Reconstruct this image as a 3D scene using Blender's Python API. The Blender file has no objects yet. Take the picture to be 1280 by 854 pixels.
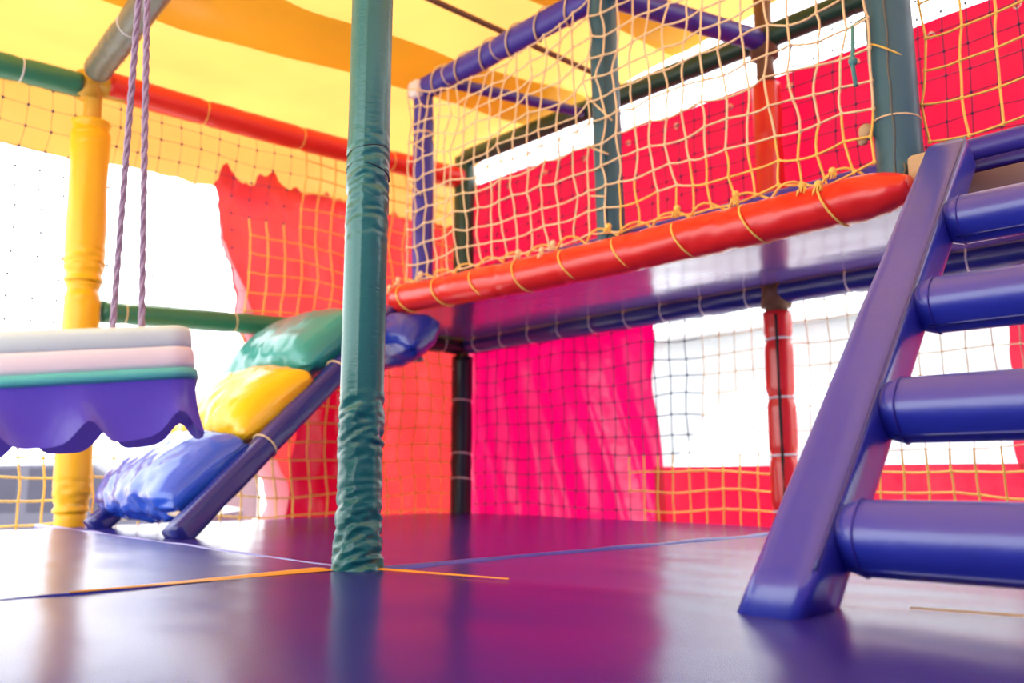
import bpy, math, random
from mathutils import Vector, Matrix, noise
random.seed(7)
V = Vector
# ---------------------------------------------------------------- camera, world, sun, exposure
scene = bpy.context.scene
COL = scene.collection
FPX = 1080.0
CAM = V((-0.964, -1.467, 0.18))
FW = V((0.684, 0.729, 0)).normalized()
RT = V((FW.y, -FW.x, 0))
PITCH = math.atan(168 / FPX)
cd = bpy.data.cameras.new('camera')
cam = bpy.data.objects.new('camera', cd)
COL.objects.link(cam)
fdir = FW * math.cos(PITCH) + V((0, 0, math.sin(PITCH)))
cam.location = CAM
cam.rotation_euler = fdir.to_track_quat('-Z', 'Y').to_euler()
cd.sensor_width = 36.0
cd.lens = 36.0 * FPX / 1280
cd.clip_start = 0.02
cd.dof.use_dof = True
cd.dof.focus_distance = 1.85
cd.dof.aperture_fstop = 2.6
scene.camera = cam

world = bpy.data.worlds.new('world')
scene.world = world
world.use_nodes = True
wb = world.node_tree.nodes['Background']
wb.inputs['Color'].default_value = (0.97, 0.985, 1.0, 1)
wb.inputs['Strength'].default_value = 4.2

sd = bpy.data.lights.new('sun', 'SUN')
sd.energy = 4.2
sd.angle = math.radians(6)
sd.color = (1, 0.95, 0.86)
sun = bpy.data.objects.new('sun', sd)
COL.objects.link(sun)
sun.rotation_euler = V((-0.25, -0.35, -1)).to_track_quat('-Z', 'Y').to_euler()

vs = scene.view_settings
vs.view_transform = 'Standard'
vs.look = 'None'
vs.exposure = 0.0
vs.gamma = 1.0
vs.use_curve_mapping = False
scene.cycles.use_denoising = True
scene.cycles.max_bounces = 10
scene.cycles.transparent_max_bounces = 12

# ---------------------------------------------------------------- materials
MATS = {}


def nodes_of(name):
    m = bpy.data.materials.new(name)
    m.use_nodes = True
    nt = m.node_tree
    return m, nt, nt.nodes, nt.links, nt.nodes['Principled BSDF']


def vinyl(name, col, rough=0.35, spec=0.5, var=0.12, bump=0.25, bscale=30.0, coat=0.0, metal=0.0, stretch=(1, 1, 1)):
    m, nt, N, L, b = nodes_of(name)
    tc = N.new('ShaderNodeTexCoord')
    mp = N.new('ShaderNodeMapping')
    mp.inputs['Scale'].default_value = stretch
    L.new(tc.outputs['Object'], mp.inputs['Vector'])
    n1 = N.new('ShaderNodeTexNoise')
    n1.inputs['Scale'].default_value = 6
    n1.inputs['Detail'].default_value = 5
    L.new(mp.outputs[0], n1.inputs['Vector'])
    mx = N.new('ShaderNodeMixRGB')
    mx.inputs['Color1'].default_value = (*[c * (1 - var) for c in col], 1)
    mx.inputs['Color2'].default_value = (*[min(1, c * (1 + var)) for c in col], 1)
    L.new(n1.outputs['Fac'], mx.inputs['Fac'])
    L.new(mx.outputs[0], b.inputs['Base Color'])
    n2 = N.new('ShaderNodeTexNoise')
    n2.inputs['Scale'].default_value = bscale
    n2.inputs['Detail'].default_value = 3
    L.new(mp.outputs[0], n2.inputs['Vector'])
    bp = N.new('ShaderNodeBump')
    bp.inputs['Strength'].default_value = bump
    bp.inputs['Distance'].default_value = 0.004
    L.new(n2.outputs['Fac'], bp.inputs['Height'])
    L.new(bp.outputs[0], b.inputs['Normal'])
    b.inputs['Roughness'].default_value = rough
    b.inputs['Specular IOR Level'].default_value = spec
    b.inputs['Coat Weight'].default_value = coat
    b.inputs['Coat Roughness'].default_value = 0.15
    b.inputs['Metallic'].default_value = metal
    MATS[name] = m
    return m


def sheet(name, col, tcol, tfrac=0.6, gloss=0.06, rough=0.3, bscale=9.0, bump=0.3, var=0.15):
    """thin backlit vinyl or tarpaulin: diffuse + translucent + a little gloss"""
    m, nt, N, L, b = nodes_of(name)
    N.remove(b)
    out = N['Material Output']
    tc = N.new('ShaderNodeTexCoord')
    n1 = N.new('ShaderNodeTexNoise')
    n1.inputs['Scale'].default_value = 2.2
    n1.inputs['Detail'].default_value = 6
    L.new(tc.outputs['Object'], n1.inputs['Vector'])

    def vcol(c):
        mx = N.new('ShaderNodeMixRGB')
        mx.inputs['Color1'].default_value = (*[k * (1 - var) for k in c], 1)
        mx.inputs['Color2'].default_value = (*[min(1, k * (1 + var)) for k in c], 1)
        L.new(n1.outputs['Fac'], mx.inputs['Fac'])
        return mx.outputs[0]
    n2 = N.new('ShaderNodeTexNoise')
    n2.inputs['Scale'].default_value = bscale
    n2.inputs['Detail'].default_value = 4
    L.new(tc.outputs['Object'], n2.inputs['Vector'])
    bp = N.new('ShaderNodeBump')
    bp.inputs['Strength'].default_value = bump
    bp.inputs['Distance'].default_value = 0.02
    L.new(n2.outputs['Fac'], bp.inputs['Height'])
    d = N.new('ShaderNodeBsdfDiffuse')
    t = N.new('ShaderNodeBsdfTranslucent')
    g = N.new('ShaderNodeBsdfGlossy')
    g.inputs['Roughness'].default_value = rough
    L.new(vcol(col), d.inputs['Color'])
    L.new(vcol([k * 0.62 for k in tcol]), t.inputs['Color'])
    for s in (d, t, g):
        L.new(bp.outputs[0], s.inputs['Normal'])
    m1 = N.new('ShaderNodeMixShader')
    m1.inputs['Fac'].default_value = tfrac
    L.new(d.outputs[0], m1.inputs[1])
    L.new(t.outputs[0], m1.inputs[2])
    m2 = N.new('ShaderNodeMixShader')
    m2.inputs['Fac'].default_value = gloss
    L.new(m1.outputs[0], m2.inputs[1])
    L.new(g.outputs[0], m2.inputs[2])
    L.new(m2.outputs[0], out.inputs['Surface'])
    MATS[name] = m
    return m


def clear_vinyl(name):
    m, nt, N, L, b = nodes_of(name)
    N.remove(b)
    out = N['Material Output']
    tr = N.new('ShaderNodeBsdfTransparent')
    tr.inputs['Color'].default_value = (0.93, 0.95, 0.96, 1)
    g = N.new('ShaderNodeBsdfGlossy')
    g.inputs['Roughness'].default_value = 0.12
    d = N.new('ShaderNodeBsdfTranslucent')
    d.inputs['Color'].default_value = (0.8, 0.84, 0.88, 1)
    tc = N.new('ShaderNodeTexCoord')
    n = N.new('ShaderNodeTexNoise')
    n.inputs['Scale'].default_value = 5
    L.new(tc.outputs['Object'], n.inputs['Vector'])
    bp = N.new('ShaderNodeBump')
    bp.inputs['Strength'].default_value = 0.4
    L.new(n.outputs['Fac'], bp.inputs['Height'])
    L.new(bp.outputs[0], g.inputs['Normal'])
    a = N.new('ShaderNodeMixShader')
    a.inputs['Fac'].default_value = 0.08
    L.new(tr.outputs[0], a.inputs[1])
    L.new(d.outputs[0], a.inputs[2])
    c = N.new('ShaderNodeMixShader')
    c.inputs['Fac'].default_value = 0.06
    L.new(a.outputs[0], c.inputs[1])
    L.new(g.outputs[0], c.inputs[2])
    L.new(c.outputs[0], out.inputs['Surface'])
    MATS[name] = m


vinyl('mat_violet', (0.024, 0.016, 0.23), rough=0.24, spec=0.24, bump=0.12, bscale=14)
vinyl('mat_blue', (0.03, 0.04, 0.32), rough=0.24, spec=0.36, bump=0.12, bscale=14)
vinyl('piping_blue', (0.10, 0.10, 0.55), rough=0.3)
vinyl('tape_yellow', (0.85, 0.42, 0.01), rough=0.4)
vinyl('board', (0.25, 0.18, 0.12), rough=0.7)
vinyl('green', (0.008, 0.165, 0.145), rough=0.3, bump=0.25, bscale=60, stretch=(1, 1, 3), coat=0.2)
vinyl('teal', (0.03, 0.125, 0.17), rough=0.4)
vinyl('deep_green', (0.012, 0.07, 0.045), rough=0.35)
vinyl('black_green', (0.006, 0.022, 0.026), rough=0.3)
vinyl('rail_green', (0.03, 0.19, 0.10), rough=0.4)
vinyl('yellow', (0.90, 0.50, 0.006), rough=0.4)
vinyl('steel_yellow', (0.62, 0.36, 0.03), rough=0.5)
vinyl('red', (0.75, 0.018, 0.012), rough=0.3, coat=0.3, bump=0.4, bscale=22)
vinyl('red_beam', (0.78, 0.03, 0.015), rough=0.4)
vinyl('blue', (0.022, 0.038, 0.40), rough=0.33, spec=0.8, coat=0.3)
vinyl('navy', (0.016, 0.022, 0.22), rough=0.3, coat=0.2)
vinyl('violet_blue', (0.045, 0.035, 0.36), rough=0.4)
vinyl('grey_tube', (0.13, 0.14, 0.11), rough=0.35)
vinyl('rust', (0.17, 0.08, 0.035), rough=0.6)
vinyl('slot', (0.01, 0.008, 0.008), rough=0.7)
vinyl('tie_white', (0.8, 0.8, 0.78), rough=0.5)
vinyl('cord_cream', (0.95, 0.72, 0.40), rough=0.8, bump=0.6, bscale=200)
vinyl('cord_yellow', (0.95, 0.64, 0.13), rough=0.8, bump=0.6, bscale=200)
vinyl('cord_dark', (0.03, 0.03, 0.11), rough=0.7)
vinyl('cord_teal', (0.10, 0.32, 0.30), rough=0.8)
vinyl('rope_lilac', (0.36, 0.28, 0.40), rough=0.7, bump=0.8, bscale=260)
vinyl('foam', (0.55, 0.42, 0.24), rough=0.9, bump=0.8, bscale=90)
vinyl('underside', (0.16, 0.10, 0.42), rough=0.22, spec=0.6, bump=0.1, bscale=8, coat=0.5)
vinyl('fascia', (0.20, 0.14, 0.15), rough=0.5)
vinyl('white_pad', (0.86, 0.82, 0.80), rough=0.45)
vinyl('mint', (0.68, 0.86, 0.78), rough=0.45)
vinyl('teal_trim', (0.10, 0.55, 0.48), rough=0.4, var=0.35)
vinyl('hem', (0.75, 0.62, 0.45), rough=0.6)
vinyl('pad_blue', (0.02, 0.10, 0.62), rough=0.22, coat=0.5, bump=0.3, bscale=16)
vinyl('navy_pad', (0.015, 0.04, 0.36), rough=0.28, coat=0.4, bump=0.3, bscale=16)
vinyl('glass_pale', (0.34, 0.40, 0.46), rough=0.15)
vinyl('building', (0.36, 0.38, 0.39), rough=0.85)
vinyl('building_trim', (0.55, 0.55, 0.55), rough=0.7)
vinyl('pad_green', (0.015, 0.30, 0.27), rough=0.3, coat=0.3)
vinyl('pad_yellow', (0.92, 0.55, 0.01), rough=0.28, coat=0.3, bump=0.3, bscale=16)
vinyl('concrete', (0.62, 0.58, 0.56), rough=0.85)
vinyl('car_dark', (0.05, 0.05, 0.09), rough=0.25, coat=0.6)
vinyl('car_maroon', (0.20, 0.05, 0.06), rough=0.25, coat=0.6)
vinyl('car_white', (0.85, 0.86, 0.88), rough=0.25, coat=0.6)
vinyl('glass_dark', (0.05, 0.05, 0.08), rough=0.15, spec=0.25)
vinyl('tyre', (0.015, 0.015, 0.015), rough=0.8)
vinyl('chrome', (0.9, 0.9, 0.92), rough=0.12, metal=1.0)
vinyl('brick_wall', (0.22, 0.13, 0.15), rough=0.8)
sheet('skirt', (0.14, 0.10, 0.70), (0.20, 0.14, 0.85), tfrac=0.25, gloss=0.05)
sheet('canopy_band', (0.93, 0.60, 0.05), (0.93, 0.66, 0.12), tfrac=0.62, gloss=0.03, bscale=5)
sheet('canopy', (0.93, 0.46, 0.05), (0.90, 0.47, 0.12), tfrac=0.55, gloss=0.03, bscale=5)
sheet('tarp_red', (0.80, 0.006, 0.05), (0.85, 0.006, 0.06), tfrac=0.5, gloss=0.03)
sheet('tarp_orange', (0.88, 0.035, 0.045), (0.92, 0.06, 0.06), tfrac=0.55, gloss=0.05, bump=0.8, bscale=6)
sheet('tarp_magenta', (0.85, 0.0, 0.12), (0.92, 0.0, 0.145), tfrac=0.52, gloss=0.06, rough=0.25, bscale=4, bump=0.6)
sheet('tarp_pale', (0.95, 0.5, 0.6), (0.98, 0.55, 0.66), tfrac=0.6, gloss=0.05)
sheet('tarp_violet', (0.22, 0.08, 0.40), (0.30, 0.10, 0.45), tfrac=0.35, gloss=0.04)
clear_vinyl('clear_vinyl')


# ---------------------------------------------------------------- helpers
def obj(name, verts, faces, mat, parent=None, smooth=True):
    me = bpy.data.meshes.new(name)
    me.from_pydata([tuple(v) for v in verts], [], faces)
    me.update()
    if smooth:
        me.polygons.foreach_set('use_smooth', [True] * len(me.polygons))
    o = bpy.data.objects.new(name, me)
    COL.objects.link(o)
    me.materials.append(MATS[mat])
    if parent is not None:
        o.parent = parent
        o.matrix_parent_inverse = Matrix.Translation(parent.location).inverted()
    return o


def thing(name, label, cat, loc=(0, 0, 0), group=None):
    o = bpy.data.objects.new(name, None)
    o.empty_display_size = 0.05
    COL.objects.link(o)
    o.location = loc
    o['label'] = label
    o['category'] = cat
    o['kind'] = 'thing'
    if group:
        o['group'] = group
    return o


def tag(o, label, cat, group=None):
    o['label'] = label
    o['category'] = cat
    o['kind'] = 'thing'
    if group:
        o['group'] = group
    return o


class MB:
    """collects shapes for ONE mesh"""

    def __init__(s):
        s.v = []
        s.f = []

    def add(s, vs_, fs):
        k = len(s.v)
        s.v += [V(p) for p in vs_]
        s.f += [tuple(i + k for i in f) for f in fs]
        return s

    def tube(s, pts, r, sides=12, cap=True, rfun=None, power=2.0, upv=None, closed=False):
        pts = [V(p) for p in pts]
        n = len(pts)
        tang = []
        for i in range(n):
            a = pts[(i - 1) % n] if (closed or i > 0) else pts[0]
            b = pts[(i + 1) % n] if (closed or i < n - 1) else pts[-1]
            tang.append((b - a).normalized())
        up = V(upv) if upv else (V((0, 0, 1)) if abs(tang[0].z) < 0.9 else V((1, 0, 0)))
        side = tang[0].cross(up).normalized()
        k0 = len(s.v)
        dist = 0.0
        for i in range(n):
            if i:
                dist += (pts[i] - pts[i - 1]).length
            side = (side - tang[i] * side.dot(tang[i])).normalized()
            up2 = side.cross(tang[i]).normalized()
            for j in range(sides):
                a = 2 * math.pi * (j + 0.5) / sides
                c, q = math.cos(a), math.sin(a)
                if power != 2.0:
                    k = (abs(c) ** power + abs(q) ** power) ** (-1.0 / power)
                else:
                    k = 1.0
                rr = r[i] if isinstance(r, (list, tuple)) else r
                if rfun:
                    rr = rr * rfun(dist, a)
                s.v.append(pts[i] + (side * c + up2 * q) * (rr * k))
        m = n if closed else n - 1
        for i in range(m):
            for j in range(sides):
                a = k0 + i * sides + j
                b = k0 + i * sides + (j + 1) % sides
                c = k0 + ((i + 1) % n) * sides + (j + 1) % sides
                d = k0 + ((i + 1) % n) * sides + j
                s.f.append((a, b, c, d))
        if cap and not closed:
            s.f.append(tuple(k0 + j for j in reversed(range(sides))))
            s.f.append(tuple(k0 + (n - 1) * sides + j for j in range(sides)))
        return s

    def ring(s, c, axis, R, r, sides=6, seg=20, wob=0.0):
        axis = V(axis).normalized()
        a = axis.orthogonal().normalized()
        b = axis.cross(a)
        pts = [V(c) + (a * math.cos(t) + b * math.sin(t)) * R + axis * wob * math.sin(t)
               for t in [2 * math.pi * i / seg for i in range(seg)]]
        return s.tube(pts, r, sides, closed=True)

    def ball(s, c, r, nu=6, nv=4, sc=(1, 1, 1)):
        c = V(c)
        vs_ = [c + V((0, 0, r * sc[2]))]
        for i in range(1, nv):
            for j in range(nu):
                p, t = math.pi * i / nv, 2 * math.pi * j / nu
                vs_.append(c + V((r * sc[0] * math.sin(p) * math.cos(t), r * sc[1] * math.sin(p) * math.sin(t), r * sc[2] * math.cos(p))))
        vs_.append(c - V((0, 0, r * sc[2])))
        fs = [(0, 1 + j, 1 + (j + 1) % nu) for j in range(nu)]
        for i in range(nv - 2):
            for j in range(nu):
                a = 1 + i * nu + j
                b = 1 + i * nu + (j + 1) % nu
                fs.append((a, a + nu, b + nu, b))
        e = len(vs_) - 1
        k = 1 + (nv - 2) * nu
        fs += [(e, k + (j + 1) % nu, k + j) for j in range(nu)]
        return s.add(vs_, fs)

    def rbox(s, lo, hi, r=0.01, n=3, M=None):
        """box with rounded edges"""
        lo, hi = V(lo), V(hi)
        import bmesh
        bm = bmesh.new()
        bmesh.ops.create_cube(bm, size=1)
        for v in bm.verts:
            v.co = V(((lo[k] + hi[k]) / 2 + v.co[k] * (hi[k] - lo[k]) for k in range(3)))
        if r > 0:
            bmesh.ops.bevel(bm, geom=list(bm.edges), offset=r, segments=n, affect='EDGES', profile=0.5)
        bm.verts.index_update()
        vs_ = [(M @ v.co) if M else v.co.copy() for v in bm.verts]
        fs = [tuple(v.index for v in f.verts) for f in bm.faces]
        bm.free()
        return s.add(vs_, fs)

    def grid(s, fn, nu, nv, thick=None):
        k = len(s.v)
        for i in range(nu + 1):
            for j in range(nv + 1):
                s.v.append(V(fn(i / nu, j / nv)))
        for i in range(nu):
            for j in range(nv):
                a = k + i * (nv + 1) + j
                s.f.append((a, a + nv + 1, a + nv + 2, a + 1))
        return s

    def build(s, name, mat, parent=None, smooth=True):
        return obj(name, s.v, s.f, mat, parent, smooth)


def lerp(a, b, t):
    return V(a) * (1 - t) + V(b) * t


def line(a, b, n):
    return [lerp(a, b, i / n) for i in range(n + 1)]


def nz(x, y=0.0, z=0.0):
    return noise.noise(V((x, y, z)))


def sleeve_fun(zones=(), base=0.012, seed=0.0, ties=(), pinch=0.10, sq=0.0):
    """radius factor for a vinyl sleeve: gentle undulation, crumpled zones, pinches at ties"""
    def f(d, a):
        c, q = math.cos(a), math.sin(a)
        k = 1 + base * nz(c * 1.5 + seed, q * 1.5, d * 5)
        for z0, z1, amp in zones:
            if z0 < d < z1:
                w = math.sin(math.pi * (d - z0) / (z1 - z0)) ** 0.6
                n1 = nz(c * 0.9 + seed, q * 0.9 + d * 3, d * 62 + 1.6 * c)
                n2 = nz(c * 1.6 + seed, q * 1.6, d * 110 + 2 * q)
                n1 = 0.5 - 2.2 * abs(n1)
                k += amp * w * (1.5 * n1 + 0.45 * n2)
        for t in ties:
            k -= pinch * math.exp(-((d - t) / 0.018) ** 2)
        return k
    return f


def padded_bar(name, label, cat, a, b, r, mat, ties=(), tie_mat='tie_white', zones=(), seed=0.0, group=None,
               step=0.02, sides=24, base=0.02, pinch=0.10, sag=0.0, tie_r=0.003, part='sleeve'):
    a, b = V(a), V(b)
    L = (b - a).length
    root = thing(name, label, cat, a, group)
    n = max(6, int(L / step))
    pts = [lerp(a, b, i / n) + V((0, 0, -sag * math.sin(math.pi * i / n))) for i in range(n + 1)]
    tl = [t * L for t in ties]
    MB().tube(pts, r, sides, rfun=sleeve_fun(zones, base, seed, tl, pinch)).build(part, mat, root)
    ax = (b - a).normalized()
    for t in ties:
        c = lerp(a, b, t) + V((0, 0, -sag * math.sin(math.pi * t)))
        MB().ring(c, ax + V((random.uniform(-.08, .08), random.uniform(-.08, .08), random.uniform(-.08, .08))),
                  r * (1 - pinch) + 0.001, tie_r).build('tie', tie_mat, root)
    return root


# ================================================================= the setting
GZ = -1.15
g = MB().grid(lambda u, v: (-30 + 80 * u, -30 + 80 * v, GZ), 4, 4).build('ground', 'concrete', None, False)
g['kind'] = 'structure'

floor = MB().rbox((-2.1, -2.7, -0.13), (2.18, 2.30, -0.065), 0.004, 1).build('floor', 'board', None, False)
floor['kind'] = 'structure'


def mat_tile(x0, x1, y0, y1, top, mat, seed, sh0=0.0, sh1=0.0):
    def fn(u, v):
        m = 0.006
        def ease(t, L):
            d = min(t, 1 - t) * L
            k = min(1, d / m)
            return math.sqrt(max(0, 1 - (1 - k) ** 2))
        # denser at the border
        cu = 0.5 - 0.5 * math.cos(math.pi * u)
        cv = 0.5 - 0.5 * math.cos(math.pi * v)
        x, y = x0 + (x1 - x0) * cu, y0 + (y1 - y0) * cv
        x += (sh0 * (1 - cu) + sh1 * cu) * min(0, y)
        e = min(ease(cu, x1 - x0), ease(cv, y1 - y0))
        z = top - 0.010 + 0.010 * e
        z += 0.003 * nz(x * 3 + seed, y * 3) * e + 0.0016 * nz(x * 11 + seed, y * 5, 4) * e
        return (x, y, z)
    return MB().grid(fn, 70, 70).build('mat', mat, floor)


SK = -0.27
mat_tile(-2.05, 0.0, -2.65, 0.0, 0.0, 'mat_violet', 1, 0.0, SK)
mat_tile(-2.05, 0.0, 0.0, 1.86, 0.0, 'mat_blue', 2)
mat_tile(0.006, 2.16, 0.006, 2.26, -0.018, 'mat_violet', 3)
mat_tile(0.006, 2.16, -2.65, -0.006, -0.004, 'mat_blue', 4, SK, 0.0)
# blue welt along the back mat's two inner edges
for a, b in (((0.02, 0.012, -0.012), (2.15, 0.012, -0.010)), ((0.012, 0.02, -0.012), (0.012, 2.2, -0.012))):
    MB().tube([lerp(a, b, i / 40) + V((0.004 * nz(i * .4), 0.004 * nz(i * .4, 3), 0.004 * nz(i * .3, 7))) for i in range(41)],
              0.013, 8).build('piping', 'piping_blue', floor)


def tape(p, q, w0, w1, n=14, sd=0.0):
    p, q = V(p), V(q)
    d = (q - p).normalized()
    s = V((-d.y, d.x, 0))
    mb = MB()
    def fn(u, v):
        w = w0 + (w1 - w0) * u + 0.006 * nz(u * 7 + sd)
        return lerp(p, q, u) + s * max(w, 0.002) * v + V((0, 0, 0.0015 + 0.002 * math.sin(math.pi * v)))
    mb.grid(fn, n, 4)
    return mb.build('seam_tape', 'tape_yellow', floor)


tape((-0.52, 0.004, 0.0), (-0.05, 0.004, 0.0), 0.004, 0.075)
tape((0.014, -0.04, 0.0), (0.094, -0.33, 0.0), 0.034, 0.002, sd=4)
tape((0.262, -0.95, 0.0), (0.33, -1.20, 0.0), 0.012, 0.028, sd=9)


# ---------------------------------------------------------------- canopy
def can_z(x, y):
    z = 1.985 + 0.105 * (2.35 - y) + 0.065 * max(0, x)
    z -= 0.045 * math.sin(math.pi * ((2.35 - y) % 1.15) / 1.15) * (0.6 + 0.4 * math.sin(x * 2.2))
    z += 0.025 * nz(x * 1.3, y * 1.1) + 0.012 * nz(x * 3.5 + 4, y * 2.5)
    if y > 2.2:
        z -= 0.25 * (y - 2.2) ** 2
    return z


canopy = thing('canopy', 'yellow translucent tarpaulin canopy stretched over the play frame', 'canopy', (0, 0, 1.99))
MB().grid(lambda u, v: (-2.6 + 5.05 * u, -2.6 + 5.165 * v, can_z(-2.6 + 5.05 * u, -2.6 + 5.165 * v)), 90, 90).build('tarpaulin', 'canopy', canopy)


def fold(y0, y1, drop, nm='overlap_band', sd=0.0):
    def fn(u, v):
        x = -2.5 + 4.9 * u
        y = y0 + (y1 - y0) * v + 0.05 * nz(x * 1.6 + sd, v * 2) + 0.04 * (v - 0.5)
        z = can_z(x, y) - 0.012 - drop * math.sin(math.pi * v) * (0.7 + 0.5 * nz(x * 2 + sd, 5))
        return (x, y, z)
    MB().grid(fn, 90, 14).build(nm, 'canopy_band', canopy)


fold(1.52, 1.86, 0.05, sd=1)
fold(0.72, 0.95, 0.03, sd=5)
fold(0.10, 0.42, 0.05, sd=8)
# hanging valance on the open side
MB().grid(lambda u, v: (-2.5 + 4.95 * u,
                        2.545 + 0.02 * math.sin(u * 40) * v + 0.02 * nz(u * 20, v * 2),
                        can_z(-2.5 + 4.95 * u, 2.5) + (1.575 + 0.035 * (-2.5 + 4.95 * u) + 0.10 * max(0, u - 0.72) + 0.012 * nz(u * 60, 3)
                                                    - can_z(-2.5 + 4.95 * u, 2.5)) * v), 120, 10).build('valance', 'canopy', canopy)

# ---------------------------------------------------------------- posts
XD, XB, YL = 1.33, 2.22, 2.33

gp = thing('post', 'green vinyl sleeved post standing alone where four floor mats meet', 'post', (0, 0, 0))
zs = [(-0.06, 0.16, 0.12), (0.10, 0.22, 0.05), (0.22, 0.37, 0.11), (0.66, 0.92, 0.06)]


def green_r(d, a):
    k = sleeve_fun(zs, 0.010, 2.0)(d, a)
    if d < 0.10:
        k += 0.16 * (1 - d / 0.10) ** 1.2
    if abs(a - 3.9) < 0.09:
        k += 0.018
    return k


MB().tube([V((0.0, 0.0, -0.02 + 2.22 * i / 560)) for i in range(561)], 0.0435, 56, rfun=green_r).build('sleeve', 'green', gp)
MB().ring((0, 0, 0.80), (0.30, 0.12, 1), 0.0450, 0.0016).build('tie', 'black_green', gp)
MB().ring((0, 0, 0.845), (-0.1, 0.22, 1), 0.0445, 0.0012).build('tie', 'black_green', gp)

# yellow post at the open side
yp = thing('post', 'bright yellow padded post at the corner of the open netted side', 'post', (0.15, YL, GZ))
yt, yb = V((0.125, YL, 1.80)), V((0.19, YL, GZ))
segs = [(0.402, 0.72, 0.070), (0.722, 0.958, 0.078)]


def ypt(t):
    return lerp(yb, yt, t)


MB().tube(line(yb, ypt(0.405), 30), 0.060, 20, rfun=sleeve_fun([], .03, 4)).build('lower_sleeve', 'yellow', yp)
for i, (t0, t1, r) in enumerate(segs):
    L = (ypt(t1) - ypt(t0)).length
    MB().tube(line(ypt(t0), ypt(t1), 90), r, 28,
              rfun=sleeve_fun([(0.0, 0.16, 0.07), (L - 0.12, L + .05, 0.05)], 0.05, 3 + i, [0.03, L - 0.03], 0.12)).build('sleeve', 'yellow', yp)
for t in (0.412, 0.72, 0.95):
    MB().ring(ypt(t), (0.1, 0, 1), 0.058, 0.004).build('tie', 'cord_yellow', yp)
MB().tube(line(ypt(0.95), yt + V((0, 0, 0.12)), 4), 0.036, 16).build('steel_tube', 'steel_yellow', yp)
MB().tube([yt + V((-0.02, 0, -0.02)), yt + V((-0.02, 0, 0.09))], 0.052, 14).tube([yt + V((0, 0.0, 0.045)), yt + V((0.13, 0, 0.05))], 0.045, 14).build('clamp', 'steel_yellow', yp)

# back posts
bp_ = thing('post', 'black green padded corner post under the raised platform with white ties', 'post', (XB, 2.35, GZ))
MB().tube(line((XB, 2.352, GZ), (XB, 2.347, 0.86), 60), 0.062, 22, rfun=sleeve_fun([], .03, 7, [1.45, 1.75, 1.15 + .2], .1)).build('lower_sleeve', 'black_green', bp_)
MB().tube(line((XB, 2.347, 0.84), (XB, 2.345, 1.02), 4), 0.04, 14).build('steel_tube', 'rust', bp_)
MB().tube(line((XB, 2.345, 1.0), (XB, 2.34, 2.06), 50), 0.062, 22, rfun=sleeve_fun([], .05, 9, [.3, .6], .1)).build('upper_sleeve', 'deep_green', bp_)
for z in (0.16, 0.30, 0.60, 0.78):
    MB().ring((XB, 2.35, z), (0.15, 0.1, 1), 0.060, 0.004).build('tie', 'tie_white', bp_)

rp = thing('post', 'red padded post with dark slit and white ties beneath the raised platform', 'post', (XB, 0.333, GZ))
rties = [1.14 + k for k in (0.05, 0.27, 0.50, 0.74)]
MB().tube(line((XB, 0.330, GZ), (XB, 0.335, 0.845), 110), 0.058, 24, rfun=sleeve_fun([], .05, 12, rties, .16)).build('lower_sleeve', 'red', rp)
for k in rties:
    MB().ring((XB, 0.332, GZ + k), (0.02, 0.05, 1), 0.052, 0.005).build('tie', 'tie_white', rp)
dv = (CAM - V((XB, 0.333, CAM.z))).normalized()
MB().tube([V((XB, 0.333, z)) + dv * (0.0545 + 0.002 * nz(z * 9)) + V((-dv.y, dv.x, 0)) * -0.006 for z in [0.86 * i / 20 - 0.03 for i in range(21)]],
          0.006, 6).build('slit', 'slot', rp)
MB().tube(line((XB, 0.335, 0.83), (XB, 0.335, 1.08), 4), 0.045, 16).tube([(XB, 0.335, 0.865), (XB, 0.335, 0.965)], 0.062, 16).build('steel_tube', 'rust', rp)
MB().tube(line((XB, 0.335, 1.02), (XB, 0.335, 1.83), 50), 0.06, 22, rfun=sleeve_fun([], .06, 14, [.3, .55], .08)).build('upper_sleeve', 'red', rp)
MB().tube(line((XB, 0.335, 1.83), (XB, 0.335, 2.25), 4), 0.038, 14).tube([(XB, 0.335, 1.96), (XB, 0.335, 2.08)], 0.06, 14).build('upper_steel_tube', 'rust', rp)

# guard posts on the platform edge
pb = thing('guard_post', 'violet blue padded guard post where the cushion ramp meets the platform', 'post', (XD, 1.57, 0.98), 'guard posts on the platform edge')
MB().tube(line((XD, 1.565, 0.985), (XD, 1.575, 1.80), 60), 0.048, 22, rfun=sleeve_fun([], .03, 1, [.74], .12)).build('sleeve', 'violet_blue', pb)
MB().tube(line((XD, 1.575, 1.79), (XD, 1.58, 1.93), 10), 0.046, 20, rfun=sleeve_fun([], .03, 5)).build('top_sleeve', 'violet_blue', pb)
MB().ring((XD, 1.575, 1.735), (0, 0, 1), 0.045, 0.006).build('tie', 'cord_cream', pb)
MB().rbox((XD - 0.07, 1.54, 1.90), (XD + 0.03, 1.62, 1.985), 0.02, 2).build('joint', 'white_pad', pb)

pt = thing('guard_post', 'teal padded guard post halfway along the netted platform edge', 'post', (XD, 0.47, 0.97), 'guard posts on the platform edge')
MB().tube(line((XD, 0.462, 0.987), (XD, 0.49, 2.05), 70), 0.051, 24, rfun=sleeve_fun([], .035, 21, [.02], .06)).build('sleeve', 'teal', pt)
MB().tube([V((XD - 0.052, 0.462 - 0.018 + 0.002 * nz(i), 0.98 + 1.06 * i / 30)) for i in range(31)], 0.003, 6).build('seam', 'teal', pt)

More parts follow.
